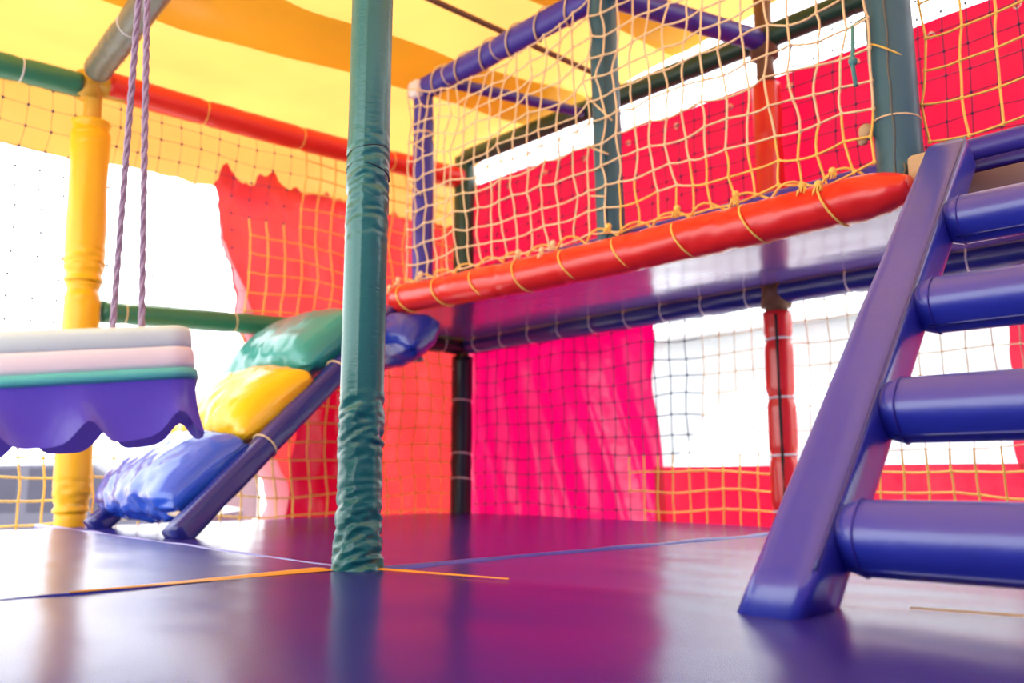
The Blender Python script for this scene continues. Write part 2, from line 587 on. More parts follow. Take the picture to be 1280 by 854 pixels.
pr_ = thing('guard_post', 'wide teal padded guard post beside the blue ladder', 'post', (XD, -0.555, 0.95), 'guard posts on the platform edge')
MB().tube(line((XD, -0.557, 0.955), (XD, -0.545, 2.1), 80), 0.060, 26, rfun=sleeve_fun([(0, .1, .03)], .03, 31, [], .06)).build('sleeve', 'teal', pr_)
dq = V((-0.86, -0.5, 0))
MB().tube([V((XD, -0.556, 0.95 + 1.1 * i / 40)) + V((-0.061, -0.012 + 0.006 * nz(i * .3), 0)) for i in range(41)], 0.0022, 6).build('seam', 'grey_tube', pr_)
MB().tube([V((XD - 0.062, -0.59, 0.99 - 0.13 * t)) + V((0.01 * nz(t * 5), 0.01 * nz(t * 5, 2), 0)) for t in [i / 8 for i in range(9)]], 0.003, 6).build('loose_thread', 'grey_tube', pr_)
MB().ring((XD, -0.553, 1.13), (0.03, 0.02, 1), 0.062, 0.0028, wob=0.004).build('tie', 'cord_cream', pr_)
MB().ring((XD, -0.553, 1.33), (0.0, -0.75, 1), 0.066, 0.0028).build('tie', 'cord_yellow', pr_)
MB().ball((XD - 0.035, -0.485, 1.115), 0.022, 8, 6, (1, 1, 1.1)).ball((XD - 0.045, -0.478, 1.09), 0.014, 8, 6).build('knot', 'foam', pr_)

# ---------------------------------------------------------------- beams
padded_bar('padded_rail', 'green padded roof beam running from the yellow post over the open side', 'beam', (0.07, YL, 1.83), (-2.2, YL, 1.80), 0.052, 'rail_green', (0.10, 0.4, 0.7), 'tie_white', seed=2, sag=0.02)
padded_bar('padded_rail', 'orange red padded roof beam running from the yellow post to the back corner', 'beam', (0.18, YL, 1.865), (2.18, 2.345, 1.935), 0.060, 'red_beam', (0.22, 0.47, 0.75), 'cord_yellow', zones=[(0.3, .7, .04), (1.1, 1.5, .04)], seed=5, sag=0.015)
padded_bar('padded_rail', 'grey green padded roof beam above the swing ropes', 'beam', (0.11, YL - 0.09, 1.88), (0.01, 0.07, 1.98), 0.056, 'grey_tube', (0.2, 0.42), 'tie_white', zones=[(0.0, .5, .06)], seed=6)
padded_bar('padded_rail', 'green padded hand rail low on the open netted side', 'rail', (0.22, YL, 0.865), (2.2, 2.345, 0.95), 0.048, 'rail_green', (0.05, 0.3, 0.6), 'cord_cream', seed=8)
padded_bar('padded_rail', 'navy blue padded beam with white ties under the raised platform', 'beam', (XB, 2.28, 0.925), (XB, -1.65, 0.93), 0.052, 'navy', [0.02 + 0.0555 * k for k in range(18) if k not in (9,)], 'tie_white', seed=11, base=.04, tie_r=0.0035)
padded_bar('padded_rail', 'short black padded beam end left of the black corner post', 'beam', (1.75, 2.345, 0.925), (XB - 0.02, 2.345, 0.925), 0.055, 'black_green', (0.3, 0.7), 'tie_white', seed=12)
padded_bar('padded_rail', 'dark olive padded roof beam above the red back wall', 'beam', (XB, 2.32, 2.06), (XB, -1.65, 2.04), 0.052, 'deep_green', (0.2, 0.4, 0.6, 0.8), 'deep_green', seed=13)
padded_bar('padded_rail', 'violet blue top rail carrying the rope net of the platform', 'rail', (XD, 1.58, 1.955), (XD, -1.65, 1.99), 0.050, 'violet_blue', (0.06, 0.16, 0.45), 'cord_cream', seed=15, base=.03)
padded_bar('padded_rail', 'violet padded cross beam over the platform from teal post to red post', 'beam', (XD + 0.04, 0.48, 1.97), (XB - 0.04, 0.34, 2.03), 0.045, 'violet_blue', (0.5,), 'violet_blue', seed=16)
padded_bar('padded_rail', 'thin purple cross strut from the ramp end of the net rail to the back', 'beam', (XD + 0.03, 1.42, 1.945), (XB - 0.04, 1.36, 2.03), 0.026, 'violet_blue', (), seed=17)
padded_bar('padded_rail', 'slender dark red roof bar lying just beneath the yellow canopy', 'bar', (0.55, 1.13, 2.085), (2.2, 1.13, 2.11), 0.013, 'rust', (), seed=18)
padded_bar('padded_rail', 'dark blue padded rail lying behind the red bolster', 'rail', (XD + 0.085, 1.52, 1.024), (XD + 0.085, -1.65, 1.030), 0.033, 'violet_blue', (0.5,), 'violet_blue', seed=19)
padded_bar('padded_rail', 'purple padded beam from which the swing hangs', 'beam', (-0.05, 0, 2.02), (-2.0, 0, 2.02), 0.05, 'violet_blue', (0.3,), 'tie_white', seed=20)

# ---------------------------------------------------------------- raised platform
deck = thing('raised_platform', 'raised play platform with a glossy violet underside', 'platform', (XD, 0, 0.93))
MB().rbox((XD + 0.03, -1.7, 0.955), (XB - 0.058, 1.60, 0.985), 0.006, 2).build('deck_board', 'mat_violet', deck)
MB().grid(lambda u, v: (XD + 0.04 + (XB - XD - 0.098) * u, -1.7 + 3.95 * v, 0.953 - 0.006 * math.sin(u * math.pi) + 0.002 * nz(u * 6, v * 20)), 30, 90).build('underside_vinyl', 'underside', deck)
MB().rbox((XD + 0.03, 1.62, 0.955), (XB - 0.07, 2.26, 0.985), 0.006, 2).build('deck_board', 'mat_violet', deck)
MB().rbox((XD + 0.012, -1.7, 0.862), (XD + 0.034, -0.62, 0.945), 0.004, 2).build('fascia', 'fascia', deck)

# red bolster on the platform edge
bol = thing('bolster', 'long shiny red bolster lashed with yellow cord along the platform edge', 'bolster', (XD - 0.115, 0.5, 0.95))
def bolr(d, a):
    k = sleeve_fun([(1.2, 2.5, .035)], .06, 40, [0.35 + .33 * i for i in range(6)], .06)(d, a) + 0.05 * math.sin(d * 1.5) ** 2
    if d > 2.05:
        k *= math.sqrt(max(0.02, 1 - ((d - 2.05) / 0.17) ** 2))
    return k
bpts = [V((XD - 0.115, 1.575 - 2.20 * i / 150, 0.940 - 0.035 * i / 150 - 0.012 * math.sin(math.pi * i / 150))) for i in range(151)]
MB().tube(bpts, 0.062, 28, rfun=bolr).build('cover', 'red', bol)
for k in range(9):
    y = 1.50 - 0.24 * k
    t = (1.575 - y) / 2.20
    MB().ring(lerp(bpts[0], bpts[-1], t) + V((0, 0, -0.012 * math.sin(math.pi * t))), (0.05, 1, random.uniform(-.55, -.2)), 0.0685, 0.0034).build('lashing', 'cord_yellow', bol)
# tan foam block at its end
fo = MB().rbox((XD - 0.075, -0.72, 0.925), (XD + 0.0, -0.60, 1.005), 0.014, 3).build('foam_block', 'foam')
tag(fo, 'tan bare foam block beside the foot of the wide teal post', 'foam')


# ---------------------------------------------------------------- nets
def net(name, label, P, nu, nv, mats, pick, rc, rk, hang=0.1, cat='net', skip=None):
    """P(i,j) gives the knot positions; pick() says which cord colour an element takes"""
    root = thing(name, label, cat, P(0, 0))
    cords = [MB() for _ in mats]
    knots = [MB() for _ in mats]
    for i in range(nu + 1):
        for j in range(nv + 1):
            p = P(i, j)
            if skip and skip(p):
                continue
            m = pick(p)
            knots[m].ball(p, rk[m], 6, 4, (1, 1, 1.15))
            for di, dj in ((1, 0), (0, 1)):
                if i + di > nu or j + dj > nv:
                    continue
                q = P(i + di, j + dj)
                if skip and skip(q):
                    continue
                s = (q - p).length
                mid = (p + q) / 2 + V((nz(p.x * 9, p.y * 9, p.z * 9 + di), nz(p.y * 9, p.z * 9 + 5, di), -0.2 * di + 0.5 * nz(p.z * 9, p.x * 9, p.y * 9))) * s * hang
                cords[m].tube([p, (p + mid * 2) / 3 + (mid - (p + q) / 2) * 0.3, mid, (q + mid * 2) / 3 + (mid - (p + q) / 2) * 0.3, q] if rc[m] > 0.002 else [p, mid, q], rc[m], 5, cap=False)
    for k, m in enumerate(mats):
        if cords[k].f:
            o = cords[k].build('net_cord', m, root)
            o['kind'] = 'stuff'
            o = knots[k].build('net_knots', m if rc[k] > 0.002 else 'cord_dark', root)
            o['kind'] = 'stuff'
    return root


# front net along the platform edge
def front(i, j):
    y = 1.60 - 2.12 * i / 29
    t = j / 11
    zt = 1.93 - 0.10 * math.sin(math.pi * min(1, max(0, i / 15))) ** 1 * (i < 15) - 0.03 * math.sin(math.pi * (i - 15) / 14) * (i >= 15)
    zb = 1.035 - 0.035 * i / 29
    z = zb + (zt - zb) * t
    jx = 0.018 * nz(i * .7, j * .6, 1) + 0.045 * math.sin(math.pi * t) * math.sin(math.pi * ((i % 14.5) / 14.5))
    return V((XD - 0.062 - jx, y + 0.030 * nz(i * .45, j * .5, 5) + 0.012 * nz(i * 2.1, j * 2.3, 9), z + 0.030 * nz(i * .5, j * .4, 8) + 0.008 * nz(i * 2.3, j * 1.9, 3)))


fn_ = net('rope_net', 'cream knotted rope net guarding the raised platform above the red bolster', front, 29, 11, ['cord_cream', 'cord_yellow'], lambda p: 1 if p.z < 1.10 and p.y < 0.4 else 0, [0.0036, 0.0036], [0.0062, 0.0062], 0.10)
# lacing knots with frayed tassels
def tassel(mb, c, l=0.035, n=9):
    c = V(c)
    mb.ball(c, 0.011, 8, 5)
    for k in range(n):
        a = 2 * math.pi * k / n
        e = c + V((0.010 * math.cos(a) - 0.01, 0.012 * math.sin(a), -l * random.uniform(.8, 1.1)))
        mb.tube([c, (c + e) / 2 + V((0.005 * math.cos(a), 0.006 * math.sin(a), 0)), e], 0.0022, 5)
for y, dz in ((-0.43, 0.005), (-0.40, -0.03), (-0.35, -0.02), (-0.13, 0.01), (0.08, 0.012), (0.36, 0.01), (0.62, 0.0), (0.66, -0.02), (0.80, 0.0), (1.40, 0.03), (1.56, 0.02), (1.60, -0.02)):
    mb = MB()
    tassel(mb, (XD - 0.135 - 0.8 * max(0, -dz), y, 1.017 - 0.03 * (1.6 - y) / 2.1 + min(0.012, dz)), random.uniform(.025, .04))
    mb.build('tassel', 'cord_yellow' if y < 0.5 else 'cord_cream', fn_)
mb = MB()
pts = []
for k in range(140):
    t = k / 139
    pts.append(V((XD - 0.075 + 0.022 * math.sin(t * 90), 1.6 - 2.08 * t, 1.028 - 0.032 * t + 0.016 * math.cos(t * 90) + 0.012 * nz(t * 30))))
mb.tube(pts, 0.0042, 6).build('bottom_lacing', 'cord_yellow', fn_)
mb = MB()
pts = []
for k in range(260):
    t = k / 259
    pts.append(V((XD + 0.056 * math.sin(t * 80), 1.57 - 2.1 * t, 1.957 + 0.02 * t + 0.056 * math.cos(t * 80))))
mb.tube(pts, 0.0036, 6).build('top_lacing', 'cord_cream', fn_)
mb = MB()
for a, b in (((XD - 0.05, 1.53, 1.85), (XD + .01, 1.63, 1.88)), ((XD - 0.05, 1.50, 1.62), (XD - .05, 1.61, 1.70)), ((XD - 0.05, 1.52, 1.42), (XD - .05, 1.61, 1.51)), ((XD - .06, 0.42, 1.3), (XD - .055, 0.52, 1.36)), ((XD - .06, 0.40, 1.42), (XD - .055, 0.52, 1.55)), ((XD - .06, 0.44, 1.15), (XD - .055, 0.51, 1.17))):
    MB().tube(line(a, b, 3), 0.0036, 6).build('side_lacing', 'cord_cream', fn_)
cdn = tag(MB().tube([V((XD - 0.065, -0.480, 1.42)), V((XD - 0.07, -0.478, 1.35)), V((XD - 0.068, -0.474, 1.30)), V((XD - 0.07, -0.480, 1.24))], 0.006, 8)
          .ball((XD - 0.068, -0.475, 1.315), 0.013, 8, 6).tube([V((XD - 0.065, -0.48, 1.42)), V((XD - 0.03, -0.497, 1.45)), V((XD, -0.49, 1.45))], 0.004, 6).build('cord', 'cord_teal'),
          'short teal cord with a knot dangling beside the wide teal post', 'cord')


# second net over the entry side, right of the wide post
def side(i, j):
    y = -0.62 - 1.0 * i / 11
    z = 1.07 + 0.90 * j / 9
    return V((XD + 0.045 + 0.02 * nz(i * .6, j * .6, 2), y + 0.02 * nz(i * .5, j * .5, 11), z + 0.03 * nz(i * .4, j * .4, 12) + 0.012 * i / 11))
net('rope_net', 'yellow knotted rope net right behind the blue ladder top', side, 11, 9, ['cord_yellow'], lambda p: 0, [0.0034], [0.006], 0.06)


# net along the back, from floor to roof
def backn(i, j):
    y = 2.30 - 3.95 * i / 46
    z = -0.06 + 2.06 * j / 24
    return V((XB + 0.068 + 0.012 * nz(i * .3, j * .3, 22), y + 0.016 * nz(i * .4, j * .4, 23), z + 0.025 * nz(i * .3, j * .35, 24)))
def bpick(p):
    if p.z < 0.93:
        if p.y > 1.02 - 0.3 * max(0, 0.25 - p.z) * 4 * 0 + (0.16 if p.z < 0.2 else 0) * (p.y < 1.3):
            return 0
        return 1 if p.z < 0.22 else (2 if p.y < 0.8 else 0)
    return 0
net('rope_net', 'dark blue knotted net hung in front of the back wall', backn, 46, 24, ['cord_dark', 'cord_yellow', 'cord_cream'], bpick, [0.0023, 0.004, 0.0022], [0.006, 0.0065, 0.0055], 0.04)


# net on the open side
def leftn(i, j):
    x = -1.5 + 3.68 * i / 40
    z = -0.10 + 1.98 * j / 22
    return V((x + 0.02 * nz(i * .3, j * .4, 32) + 0.012 * math.sin(j), YL + 0.042 + 0.012 * nz(i * .3, j * .3, 31), z + 0.03 * nz(i * .25, j * .3, 33)))
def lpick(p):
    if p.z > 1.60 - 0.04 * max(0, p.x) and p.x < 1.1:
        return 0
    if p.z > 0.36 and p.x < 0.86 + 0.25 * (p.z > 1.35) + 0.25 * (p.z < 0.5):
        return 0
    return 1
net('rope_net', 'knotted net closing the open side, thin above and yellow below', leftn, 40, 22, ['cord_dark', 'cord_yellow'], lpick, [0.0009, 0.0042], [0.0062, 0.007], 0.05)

# ---------------------------------------------------------------- wall sheets, plus added light blockers
XT = 2.37
def edge_noise(t, s):
    return 0.02 * nz(t * 8, s) + 0.012 * nz(t * 23, s + 4)
bw = MB().grid(lambda u, v: (XT + 0.012 * nz(u * 14, v * 3, 1) + 0.02 * math.sin(u * 25) * (1 - v) * .3, 2.50 - 4.25 * u, 0.985 + (1.945 - 0.02 * u + edge_noise(u, 1) * .3 - 0.985) * v), 110, 24)
tr = thing('vinyl_sheet', 'red vinyl wall sheet with eyelets behind the raised platform', 'tarpaulin', (XT, 0, 0.985))
bw.build('sheet', 'tarp_red', tr)
for k in range(10):
    y = 2.1 - 0.30 * k
    MB().ring((XT - 0.012, y, 1.865), (1, 0, 0), 0.012, 0.004, 6, 14).build('eyelet', 'chrome', tr)

lb = thing('vinyl_sheet', 'low red vinyl band under the clear windows of the back wall', 'tarpaulin', (XT, 0, -0.1))
MB().grid(lambda u, v: (XT + 0.008 * nz(u * 14, v * 3, 6), 1.10 - 2.85 * u, -0.35 + (0.222 + 0.35) * v), 70, 10).build('sheet', 'tarp_red', lb)
rs = MB().grid(lambda u, v: (XT + 0.006 + 0.01 * math.sin(u * 9), -0.47 - 1.2 * u + 0.03 * nz(v * 4), 0.2 + 0.72 * v), 40, 16).build('vinyl_sheet', 'tarp_red')
tag(rs, 'red vinyl sheet closing the back wall behind the ladder rungs', 'tarpaulin')
win = thing('clear_vinyl_sheet', 'clear plastic window sheet in the red back wall', 'window', (XT + 0.03, 0.3, 0.2))
MB().grid(lambda u, v: (XT + 0.03 + 0.012 * nz(u * 8, v * 5, 2), 1.12 - 1.62 * u, 0.18 + 0.74 * v), 50, 24).build('pane', 'clear_vinyl', win)

sb = MB().grid(lambda u, v: (-2.16 + 0.015 * nz(u * 14, v * 3, 41), -2.75 + 1.6 * u, -0.2 + 2.5 * v), 40, 24).build('light_blocker_front', 'tarp_violet')  # unseen sheet behind the camera, added to cut light from the front
sb['kind'] = 'structure'
sb = MB().grid(lambda u, v: (-2.16 + 4.5 * u, -2.78 + 0.015 * nz(u * 14, v * 3, 44), -0.2 + 2.55 * v), 50, 24).build('light_blocker_right', 'tarp_violet')  # second unseen sheet, added to keep light behind the camera out
sb['kind'] = 'structure'

# magenta curtain with soft folds
def mag(u, v):
    z = -0.30 + 1.30 * v
    yr = 1.055 + 0.05 * math.exp(-((z - 0.62) / 0.16) ** 2) - 0.055 * max(0, 0.35 - z)
    y = 2.48 + (yr - 2.48) * u
    x = XT - 0.006 + 0.022 * math.sin(u * 13 + 4.0 * v + 1.5 * nz(u * 3, v * 2)) + 0.012 * math.sin(u * 33 + 9 * v) + 0.012 * nz(u * 9 + 3 * v, v * 3)
    return (x, y, z)
mc = MB().grid(mag, 90, 40).build('vinyl_curtain', 'tarp_magenta')
tag(mc, 'bright magenta vinyl curtain hanging under the raised platform', 'curtain')

# torn red sheet on the open side
YT = 2.475
def torn(u, v):
    z = -0.40 + (2.07 + 0.13 * nz(u * 13, 1) * (1 - .6 * u) + 0.05 * nz(u * 31, 2) - 0.08 * max(0, 0.10 - u) / .10) * v
    xl = 0.74 + (1.62 - z) * 0.23 if z > 0.35 else 1.03 + (0.35 - z) * 0.32
    xl += 0.05 * nz(z * 5) + 0.02 * nz(z * 14)
    x = xl + (2.32 - xl) * u
    y = YT + 0.026 * math.sin(u * 14 + v * 9) * (1 - u) + 0.012 * math.sin(u * 31 + 6 * v) + 0.03 * nz(u * 9, v * 8) * (1 - .5 * u)
    return (x, y, z)
tl = thing('vinyl_sheet', 'torn orange red vinyl sheet on the open side behind the ramp', 'tarpaulin', (1.5, YT, -0.4))
MB().grid(torn, 80, 60).build('sheet', 'tarp_orange', tl)
def flap(u, v):
    p = V(torn(0.0, 0.56 + 0.34 * v))
    w = 0.17 * (1 - v) ** .8 + .01
    return p + V((-0.02 + w * u, -0.062 + 0.02 * u, -0.10 * u))
MB().grid(flap, 14, 30).build('turned_flap', 'tarp_pale', tl)
def flap2(u, v):
    p = V(torn(0.0, 0.04 + 0.36 * v))
    w = (0.20 - 0.10 * v)
    return p + V((-0.09 + w * u + .05 * v, -0.05 - 0.03 * math.sin(u * 3.1), 0))
MB().grid(flap2, 14, 30).build('turned_flap', 'tarp_pale', tl)

def low(u, v):
    z = -0.35 + 1.15 * v
    x = 1.14 + 0.03 * nz(z * 6, 3) + 0.10 * max(0, .25 - z) * 0.3 + (0.42 + 0.10 * nz(z * 3, 8)) * u + 0.12 * v
    return (x, YT - 0.048 + 0.014 * math.sin(u * 9 + 4 * v) + 0.012 * nz(u * 4, v * 6), z)
MB().grid(low, 24, 40).build('lower_strip', 'tarp_magenta', tl)

# ---------------------------------------------------------------- ladder
lad = thing('ladder', 'blue padded ladder leaning against the raised platform', 'ladder', (0.15, -0.827, -0.004))
A, T = V((0.165, -0.835, 0.02)), V((1.20, -0.728, 0.944))
RD = V((0.05, -0.9987, 0)).normalized()
RW = 0.78
ldir = (T - A).normalized()
lup = RD.cross(ldir)
LL = (T - A).length
for k in (0, 1):
    o = RD * (RW * k)
    st = MB()
    st.tube([A + o - ldir * 0.11] + line(A + o, T + o, 60) + [T + o + ldir * 0.006], 0.050, 40, power=5.0, upv=lup,
            rfun=lambda d, a: 1 + 0.025 * nz(d * 6, a) + (0.02 if abs(a - math.pi / 4) < .12 else 0) - (0.10 if d > LL + .112 else 0))
    for p in st.v:
        if p.z < -0.003:
            p += ldir * ((-0.003 - p.z) / ldir.z)
    so = st.build('stile', 'blue', lad)
    MB().tube([A + o + lup * 0.050 + RD * 0.047 + ldir * (LL * i / 40) for i in range(41)], 0.0028, 6).build('piping', 'navy', so)
for k in range(4):
    c = A + ldir * (0.111, 0.400, 0.717, 1.053)[k]
    n = 40
    pts, rad = [], []
    s0, s1 = 0.034, RW - 0.034
    for i in range(n + 1):
        t = i / n
        pts.append(c + RD * (s0 + (s1 - s0) * t))
    rr = [0.0495 * (0.72 + 0.28 * min(1, i / 1.6) if i < 2 else (0.72 + 0.28 * min(1, (n - i) / 1.6) if i > n - 2 else 1)) for i in range(n + 1)]
    ro = MB().tube(pts, rr, 32, power=2.6, upv=lup, rfun=lambda d, a: 1 + 0.02 * nz(d * 5 + k, a)).build('rung', 'blue', lad)
    ring = [c + RD * (s0 + 0.040) + (ldir * math.cos(a) + lup * math.sin(a)) * 0.051 * (abs(math.cos(a)) ** 2.6 + abs(math.sin(a)) ** 2.6) ** (-1 / 2.6) for a in [2 * math.pi * i / 32 for i in range(32)]]
    MB().tube(ring, 0.0014, 6, closed=True).build('piping', 'violet_blue', ro)
    MB().tube([c + RD * (s0 + 0.03 + (s1 - s0 - 0.06) * i / 10) - ldir * 0.050 - lup * 0.012 for i in range(11)], 0.003, 6).build('seam', 'navy', ro)

# ---------------------------------------------------------------- cushion ramp
rampo = thing('cushion_ramp', 'soft ramp of blue, yellow and green cushions between two blue stringers', 'ramp', (0.2, 1.7, -0.018))
R0, R1 = V((0.20, 0, 0.0)), V((1.285, 0, 0.955))
rd = (R1 - R0).normalized()
rn = V((-rd.z, 0, rd.x))
RLn = (R1 - R0).length
for y0, y1 in ((1.33, 1.62), (2.10, 2.25)):
    a = R0 + V((0, y0, 0.0))
    b = R1 + V((0, y1, 0.0))
    so = MB().tube([a - (b - a).normalized() * 0.03] + line(a, b, 40), 0.042, 28, power=4.0, upv=(0, 1, 0), rfun=lambda d, q: 1 + 0.05 * nz(d * 9, q) - .06 * math.exp(-((d % .42 - .2) / .02) ** 2)).build('stringer', 'navy', rampo)
    for t in (0.3, 0.62):
        MB().ring(lerp(a, b, t), (b - a), 0.050, 0.003).build('tie', 'cord_cream', so)


def cushion(name, s, ls, hs, mat, sd, y0, y1, lift=0.03, wr=1.0, tilt=0.0):
    """pillow wrapped across the ramp: length along Y, s metres up the slope"""
    mb = MB()
    nu, nv = 44, 48
    c0 = R0 + rd * s + rn * lift
    d2 = (rd * math.cos(tilt) + rn * math.sin(tilt))
    n2 = (rn * math.cos(tilt) - rd * math.sin(tilt))
    sk = 0.23 * s / RLn
    for i in range(nu + 1):
        t = i / nu
        y = y0 + (y1 - y0) * t + sk
        e = (1 - abs(2 * t - 1) ** 3.2) ** 0.5 * 0.86 + 0.14
        for j in range(nv):
            a = 2 * math.pi * j / nv
            c, q = math.cos(a), math.sin(a)
            k = (abs(c) ** 3.0 + abs(q) ** 2.2) ** (-1 / 2.6)
            w = 1 + wr * (0.05 * nz(c * 2 + sd, q * 2, t * 5) + 0.045 * nz(c * 3 + sd, q * 3, t * 13) + 0.03 * nz(c * 6 + sd, q * 6 + t * 3, t * 22))
            mb.v.append(c0 + V((0, y, 0)) + d2 * (c * k * ls * (0.82 + .18 * e) * w) + n2 * (q * k * hs * e * w))
    for i in range(nu):
        for j in range(nv):
            a = i * nv + j
            b = i * nv + (j + 1) % nv
            mb.f.append((a, a + nv, b + nv, b))
    mb.f.append(tuple(range(nv)))
    mb.f.append(tuple(reversed(range(nu * nv, nu * nv + nv))))
    return mb.build(name, mat, rampo)


cb = cushion('cushion', 0.22, 0.19, 0.115, 'pad_blue', 1, 1.38, 2.12, 0.05, 1.5)
cushion('cushion', 0.60, 0.20, 0.125, 'pad_yellow', 5, 1.38, 2.14, 0.06, 1.3)
cushion('cushion', 1.00, 0.20, 0.115, 'pad_green', 9, 1.38, 2.14, 0.085, 1.3)
ct = cushion('cushion', 1.245, 0.105, 0.115, 'navy_pad', 13, 1.15, 1.93, -0.085, 1.5)
MB().tube([R0 + rd * 1.245 + rn * -0.197 + V((0, 1.47 + 0.40 * i / 20, 0)) for i in range(21)], 0.010, 8).build('hem', 'hem', ct)
MB().tube([R0 + rd * 0.055 + rn * (0.02 + 0.03 * math.sin(math.pi * i / 20)) + V((0, 1.40 + 0.70 * i / 20, 0)) for i in range(21)], 0.012, 8).build('hem', 'hem', cb)

# ---------------------------------------------------------------- swing
SA = (RT * 0.93 + FW * 0.35 + V((0, 0, 0.10))).normalized()       # along the seat
SN = (FW * 0.93 - RT * 0.36).normalized()
SU = SN.cross(SA) * -1
if SU.z < 0:
    SU = -SU
S0 = CAM + FW * 1.33 + RT * -0.503 + V((0, 0, 0.235))               # upper front corner of the seat's end
SL, SDp = 0.62, 0.30
sw = thing('swing', 'rope swing with padded white and mint seat and purple skirt', 'swing', S0 - SA * 0.3 - SU * 0.1)
def per(r, off=0.0, n=10):
    """rounded rectangle round the seat, seen from above; u along -SA, v along SN"""
    c = []
    for cx, cy, a0 in ((0 - r, SDp - r, 0), (-SL + r, SDp - r, 90), (-SL + r, r, 180), (-r, r, 270)):
        for i in range(n + 1):
            a = math.radians(a0 + 90 * i / n)
            c.append((cx + (r + off) * math.cos(a), cy + (r + off) * math.sin(a)))
    return c
def swp(x, y, z):
    return S0 + SA * x + SN * y + SU * z
def band(name, prof, mat, r=0.03, cap=True):
    """prof: list of (offset outwards, height)"""
    mb = MB()
    n = None
    for off, z in prof:
        ps = per(r, off)
        n = len(ps)
        mb.v += [swp(x, y, z) for x, y in ps]
    for k in range(len(prof) - 1):
        for j in range(n):
            mb.f.append((k * n + j, k * n + (j + 1) % n, (k + 1) * n + (j + 1) % n, (k + 1) * n + j))
    if cap:
        mb.f.append(tuple(reversed(range(n))))
        mb.f.append(tuple((len(prof) - 1) * n + j for j in range(n)))
    return mb.build(name, mat, sw)
band('seat_top', [(-0.008, 0.0), (-0.001, -0.003), (0.002, -0.012), (0.002, -0.030), (0, -0.034)], 'mint')
band('seat_pad', [(0.0, -0.034), (0.004, -0.040), (0.005, -0.060), (0.003, -0.068)], 'white_pad')
band('trim', [(0.003, -0.0675), (0.008, -0.070), (0.009, -0.082), (0.004, -0.086)], 'teal_trim')
SW_PH = 0.05
def skirt():
    mb = MB()
    ps = []
    base = per(0.03, 0.004, 12)
    m = len(base)
    # resample evenly
    cum = [0]
    for i in range(m):
        a, b = base[i], base[(i + 1) % m]
        cum.append(cum[-1] + math.hypot(a[0] - b[0], a[1] - b[1]))
    N_ = 240
    for k in range(N_):
        s = cum[-1] * k / N_
        i = max(q for q in range(m) if cum[q] <= s)
        t = (s - cum[i]) / max(1e-9, cum[i + 1] - cum[i])
        a, b = base[i], base[(i + 1) % m]
        ps.append((a[0] + (b[0] - a[0]) * t, a[1] + (b[1] - a[1]) * t, s))
    rows = 9
    cx, cy = -SL / 2, SDp / 2
    for r_ in range(rows + 1):
        v = r_ / rows
        for x, y, s in ps:
            ph = ((x + 0.037) / 0.122 + 0.5) % 1.0 - 0.5
            drop = 0.092 - 0.036 * math.exp(-(ph / 0.17) ** 2) - 0.05 * max(0, x + .1) + 0.004 * nz(x * 9, y * 9)
            fl = 0.014 * v * v + 0.006 * v * math.cos(2 * math.pi * ph)
            L = math.hypot(x - cx, y - cy)
            mb.v.append(swp(x + (x - cx) / L * fl, y + (y - cy) / L * fl, -0.084 - drop * v))
    for r_ in range(rows):
        for j in range(N_):
            a = r_ * N_ + j
            b = r_ * N_ + (j + 1) % N_
            mb.f.append((a, b, b + N_, a + N_))
    return mb.build('skirt', 'skirt', sw)
skirt()
def twisted(p, q, r=0.0055, n=120):
    mb = MB()
    p, q = V(p), V(q)
    d = (q - p).normalized()
    a = d.orthogonal().normalized()
    b = d.cross(a)
    for k in range(3):
        mb.tube([lerp(p, q, i / n) + (a * math.cos(i * .55 + 2.1 * k) + b * math.sin(i * .55 + 2.1 * k)) * r * 0.5 for i in range(n + 1)], r * 0.58, 6)
    return mb
K1 = CAM + FW * 1.46 + RT * (-0.678) + V((0, 0, 1.13))
tops = (K1, K1 - SA * 0.42)
for kk, off in ((0, 0.0), (1, -0.42)):
    K = tops[kk]
    for x, y in ((-0.118, 0.10), (-0.072, 0.05)):
        twisted(swp(x + off, y, -0.005), K).build('rope', 'rope_lilac', sw)
    bz = V((K.x, 0.0, 1.975))
    twisted(K - V((0, 0, 0.01)), bz, 0.007).build('rope', 'rope_lilac', sw)
    MB().ring(K, (0, 0, 1), 0.010, 0.005).build('binding', 'rope_lilac', sw)


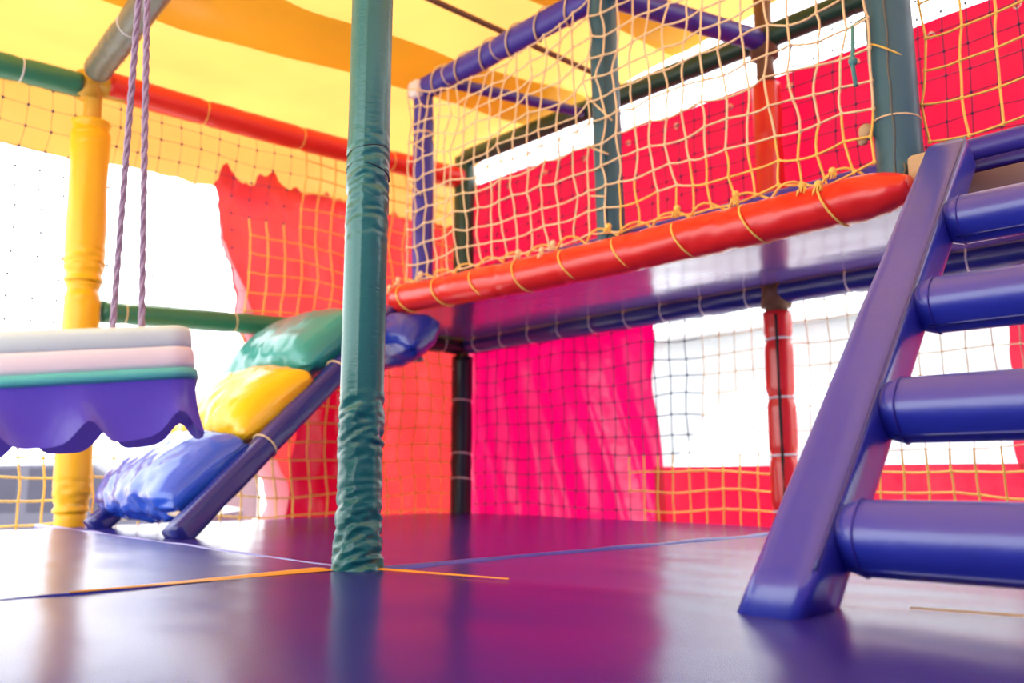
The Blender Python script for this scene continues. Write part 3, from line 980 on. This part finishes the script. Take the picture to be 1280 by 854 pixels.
# ---------------------------------------------------------------- outside: parked vehicles and a low wall
def vehicle(name, label, cat, loc, rz, prof, cab, width, mat, glass='glass_dark'):
    """prof: body side outline; cab: (list of side window polygons)"""
    root = thing(name, label, cat, loc)
    M = Matrix.Translation(V(loc)) @ Matrix.Rotation(rz, 4, 'Z')
    def ext(poly, y0, y1, inset=0.0):
        mb = MB()
        n = len(poly)
        ys = [y0, y0 + (y1 - y0) * .06, y1 - (y1 - y0) * .06, y1] if inset else [y0, y1]
        cx = sum(p[0] for p in poly) / n
        cz = sum(p[1] for p in poly) / n
        for q, y in enumerate(ys):
            k = 1 - (inset if q in (0, len(ys) - 1) and inset else 0)
            mb.v += [M @ V((cx + (x - cx) * k, y, cz + (z - cz) * k)) for x, z in poly]
        for q in range(len(ys) - 1):
            for j in range(n):
                mb.f.append((q * n + j, q * n + (j + 1) % n, (q + 1) * n + (j + 1) % n, (q + 1) * n + j))
        mb.f.append(tuple(reversed(range(n))))
        mb.f.append(tuple((len(ys) - 1) * n + j for j in range(n)))
        return mb
    ext(prof, -width / 2, width / 2, 0.03).build('body', mat, root, False)
    for poly in cab:
        for sy in (-1, 1):
            ext(poly, sy * (width / 2 + 0.004), sy * (width / 2 - 0.03)).build('side_window', glass, root, False)
    L = prof[-1][0]
    for wx in (0.72, L - 0.72):
        for sy in (-1, 1):
            c = V((wx, sy * (width / 2 - 0.09), 0.31))
            w = MB().tube([M @ (c + V((0, -0.1, 0))), M @ (c + V((0, 0.1, 0)))], 0.31, 24).build('wheel', 'tyre', root)
            MB().tube([M @ (c + V((0, -0.108, 0))), M @ (c + V((0, 0.108, 0)))], 0.19, 18).build('hubcap', 'chrome', w)
    for sy in (-1, 1):
        MB().ball(M @ V((0.06, sy * (width / 2 - 0.25), 0.68)), 0.10, 10, 8).build('headlight', 'chrome', root)
    return root


CARP = [(0, 0.3), (0.02, 0.72), (0.15, 0.86), (1.05, 0.98), (1.75, 1.44), (3.05, 1.46), (3.75, 1.02), (4.15, 0.95), (4.2, 0.3)]
CARW = [[(1.25, 0.98), (1.80, 1.38), (2.35, 1.40), (2.35, 0.98)], [(2.45, 0.98), (2.45, 1.40), (3.0, 1.40), (3.55, 1.0)]]
VANP = [(0, 0.3), (0.02, 0.85), (0.35, 1.15), (0.95, 1.95), (1.3, 2.25), (4.75, 2.28), (4.8, 0.3)]
VANW = [[(0.75, 1.25), (1.12, 1.90), (1.75, 1.92), (1.75, 1.25)], [(1.9, 1.25), (1.9, 1.92), (3.0, 1.92), (3.0, 1.25)], [(3.15, 1.25), (3.15, 1.92), (4.3, 1.92), (4.3, 1.25)]]
def outside(u, w):
    p = CAM + FW * w + RT * ((u - 640) / 1093.0 * w)
    return V((p.x, p.y, GZ))
a0 = math.atan2(RT.y, RT.x)
vehicle('parked_car', 'dark grey car parked outside beyond the yellow netting', 'car', outside(-230, 9.0), a0 + 0.1, CARP, CARW, 1.7, 'car_dark')
vehicle('parked_car', 'maroon car parked outside beyond the torn red sheet', 'car', outside(330, 12.5), a0 + 0.1, CARP, CARW, 1.7, 'car_maroon')
vehicle('parked_van', 'white van parked outside behind the clear window', 'van', outside(800, 8.5), a0 + 0.1, VANP, VANW, 1.85, 'car_white', 'glass_pale')
lw = MB().rbox((0, 0, 0), (12, 0.25, 1.46), 0.02, 1, Matrix.Translation(outside(-500, 16)) @ Matrix.Rotation(a0, 4, 'Z')).build('garden_wall', 'brick_wall', None, False)
tag(lw, 'long low pinkish wall far outside behind the parked cars', 'wall')

# pale building across the yard behind the back wall
bX = 10.5
bd = thing('yard_building', 'pale grey building across the yard seen through the clear window', 'building', (bX, 2.0, GZ))
MB().rbox((bX, -14, GZ), (bX + 5, 16, 2.35), 0.02, 1).build('wall', 'building', bd, False)
MB().rbox((bX - 0.25, -14.2, 2.352), (bX + 5.2, 16.2, 2.55), 0.03, 1).build('roof', 'building_trim', bd, False)
for k in range(9):
    y = -10 + 2.9 * k
    w = MB().rbox((bX - 0.06, y, -0.10), (bX - 0.001, y + 1.5, 1.35), 0.01, 1).build('window_frame', 'building_trim', bd, False)
    for q in range(2):
        MB().rbox((bX - 0.075, y + 0.08 + 0.71 * q, -0.02), (bX - 0.061, y + 0.71 + 0.71 * q, 1.27), 0.004, 1).build('pane', 'glass_pale', w, False)
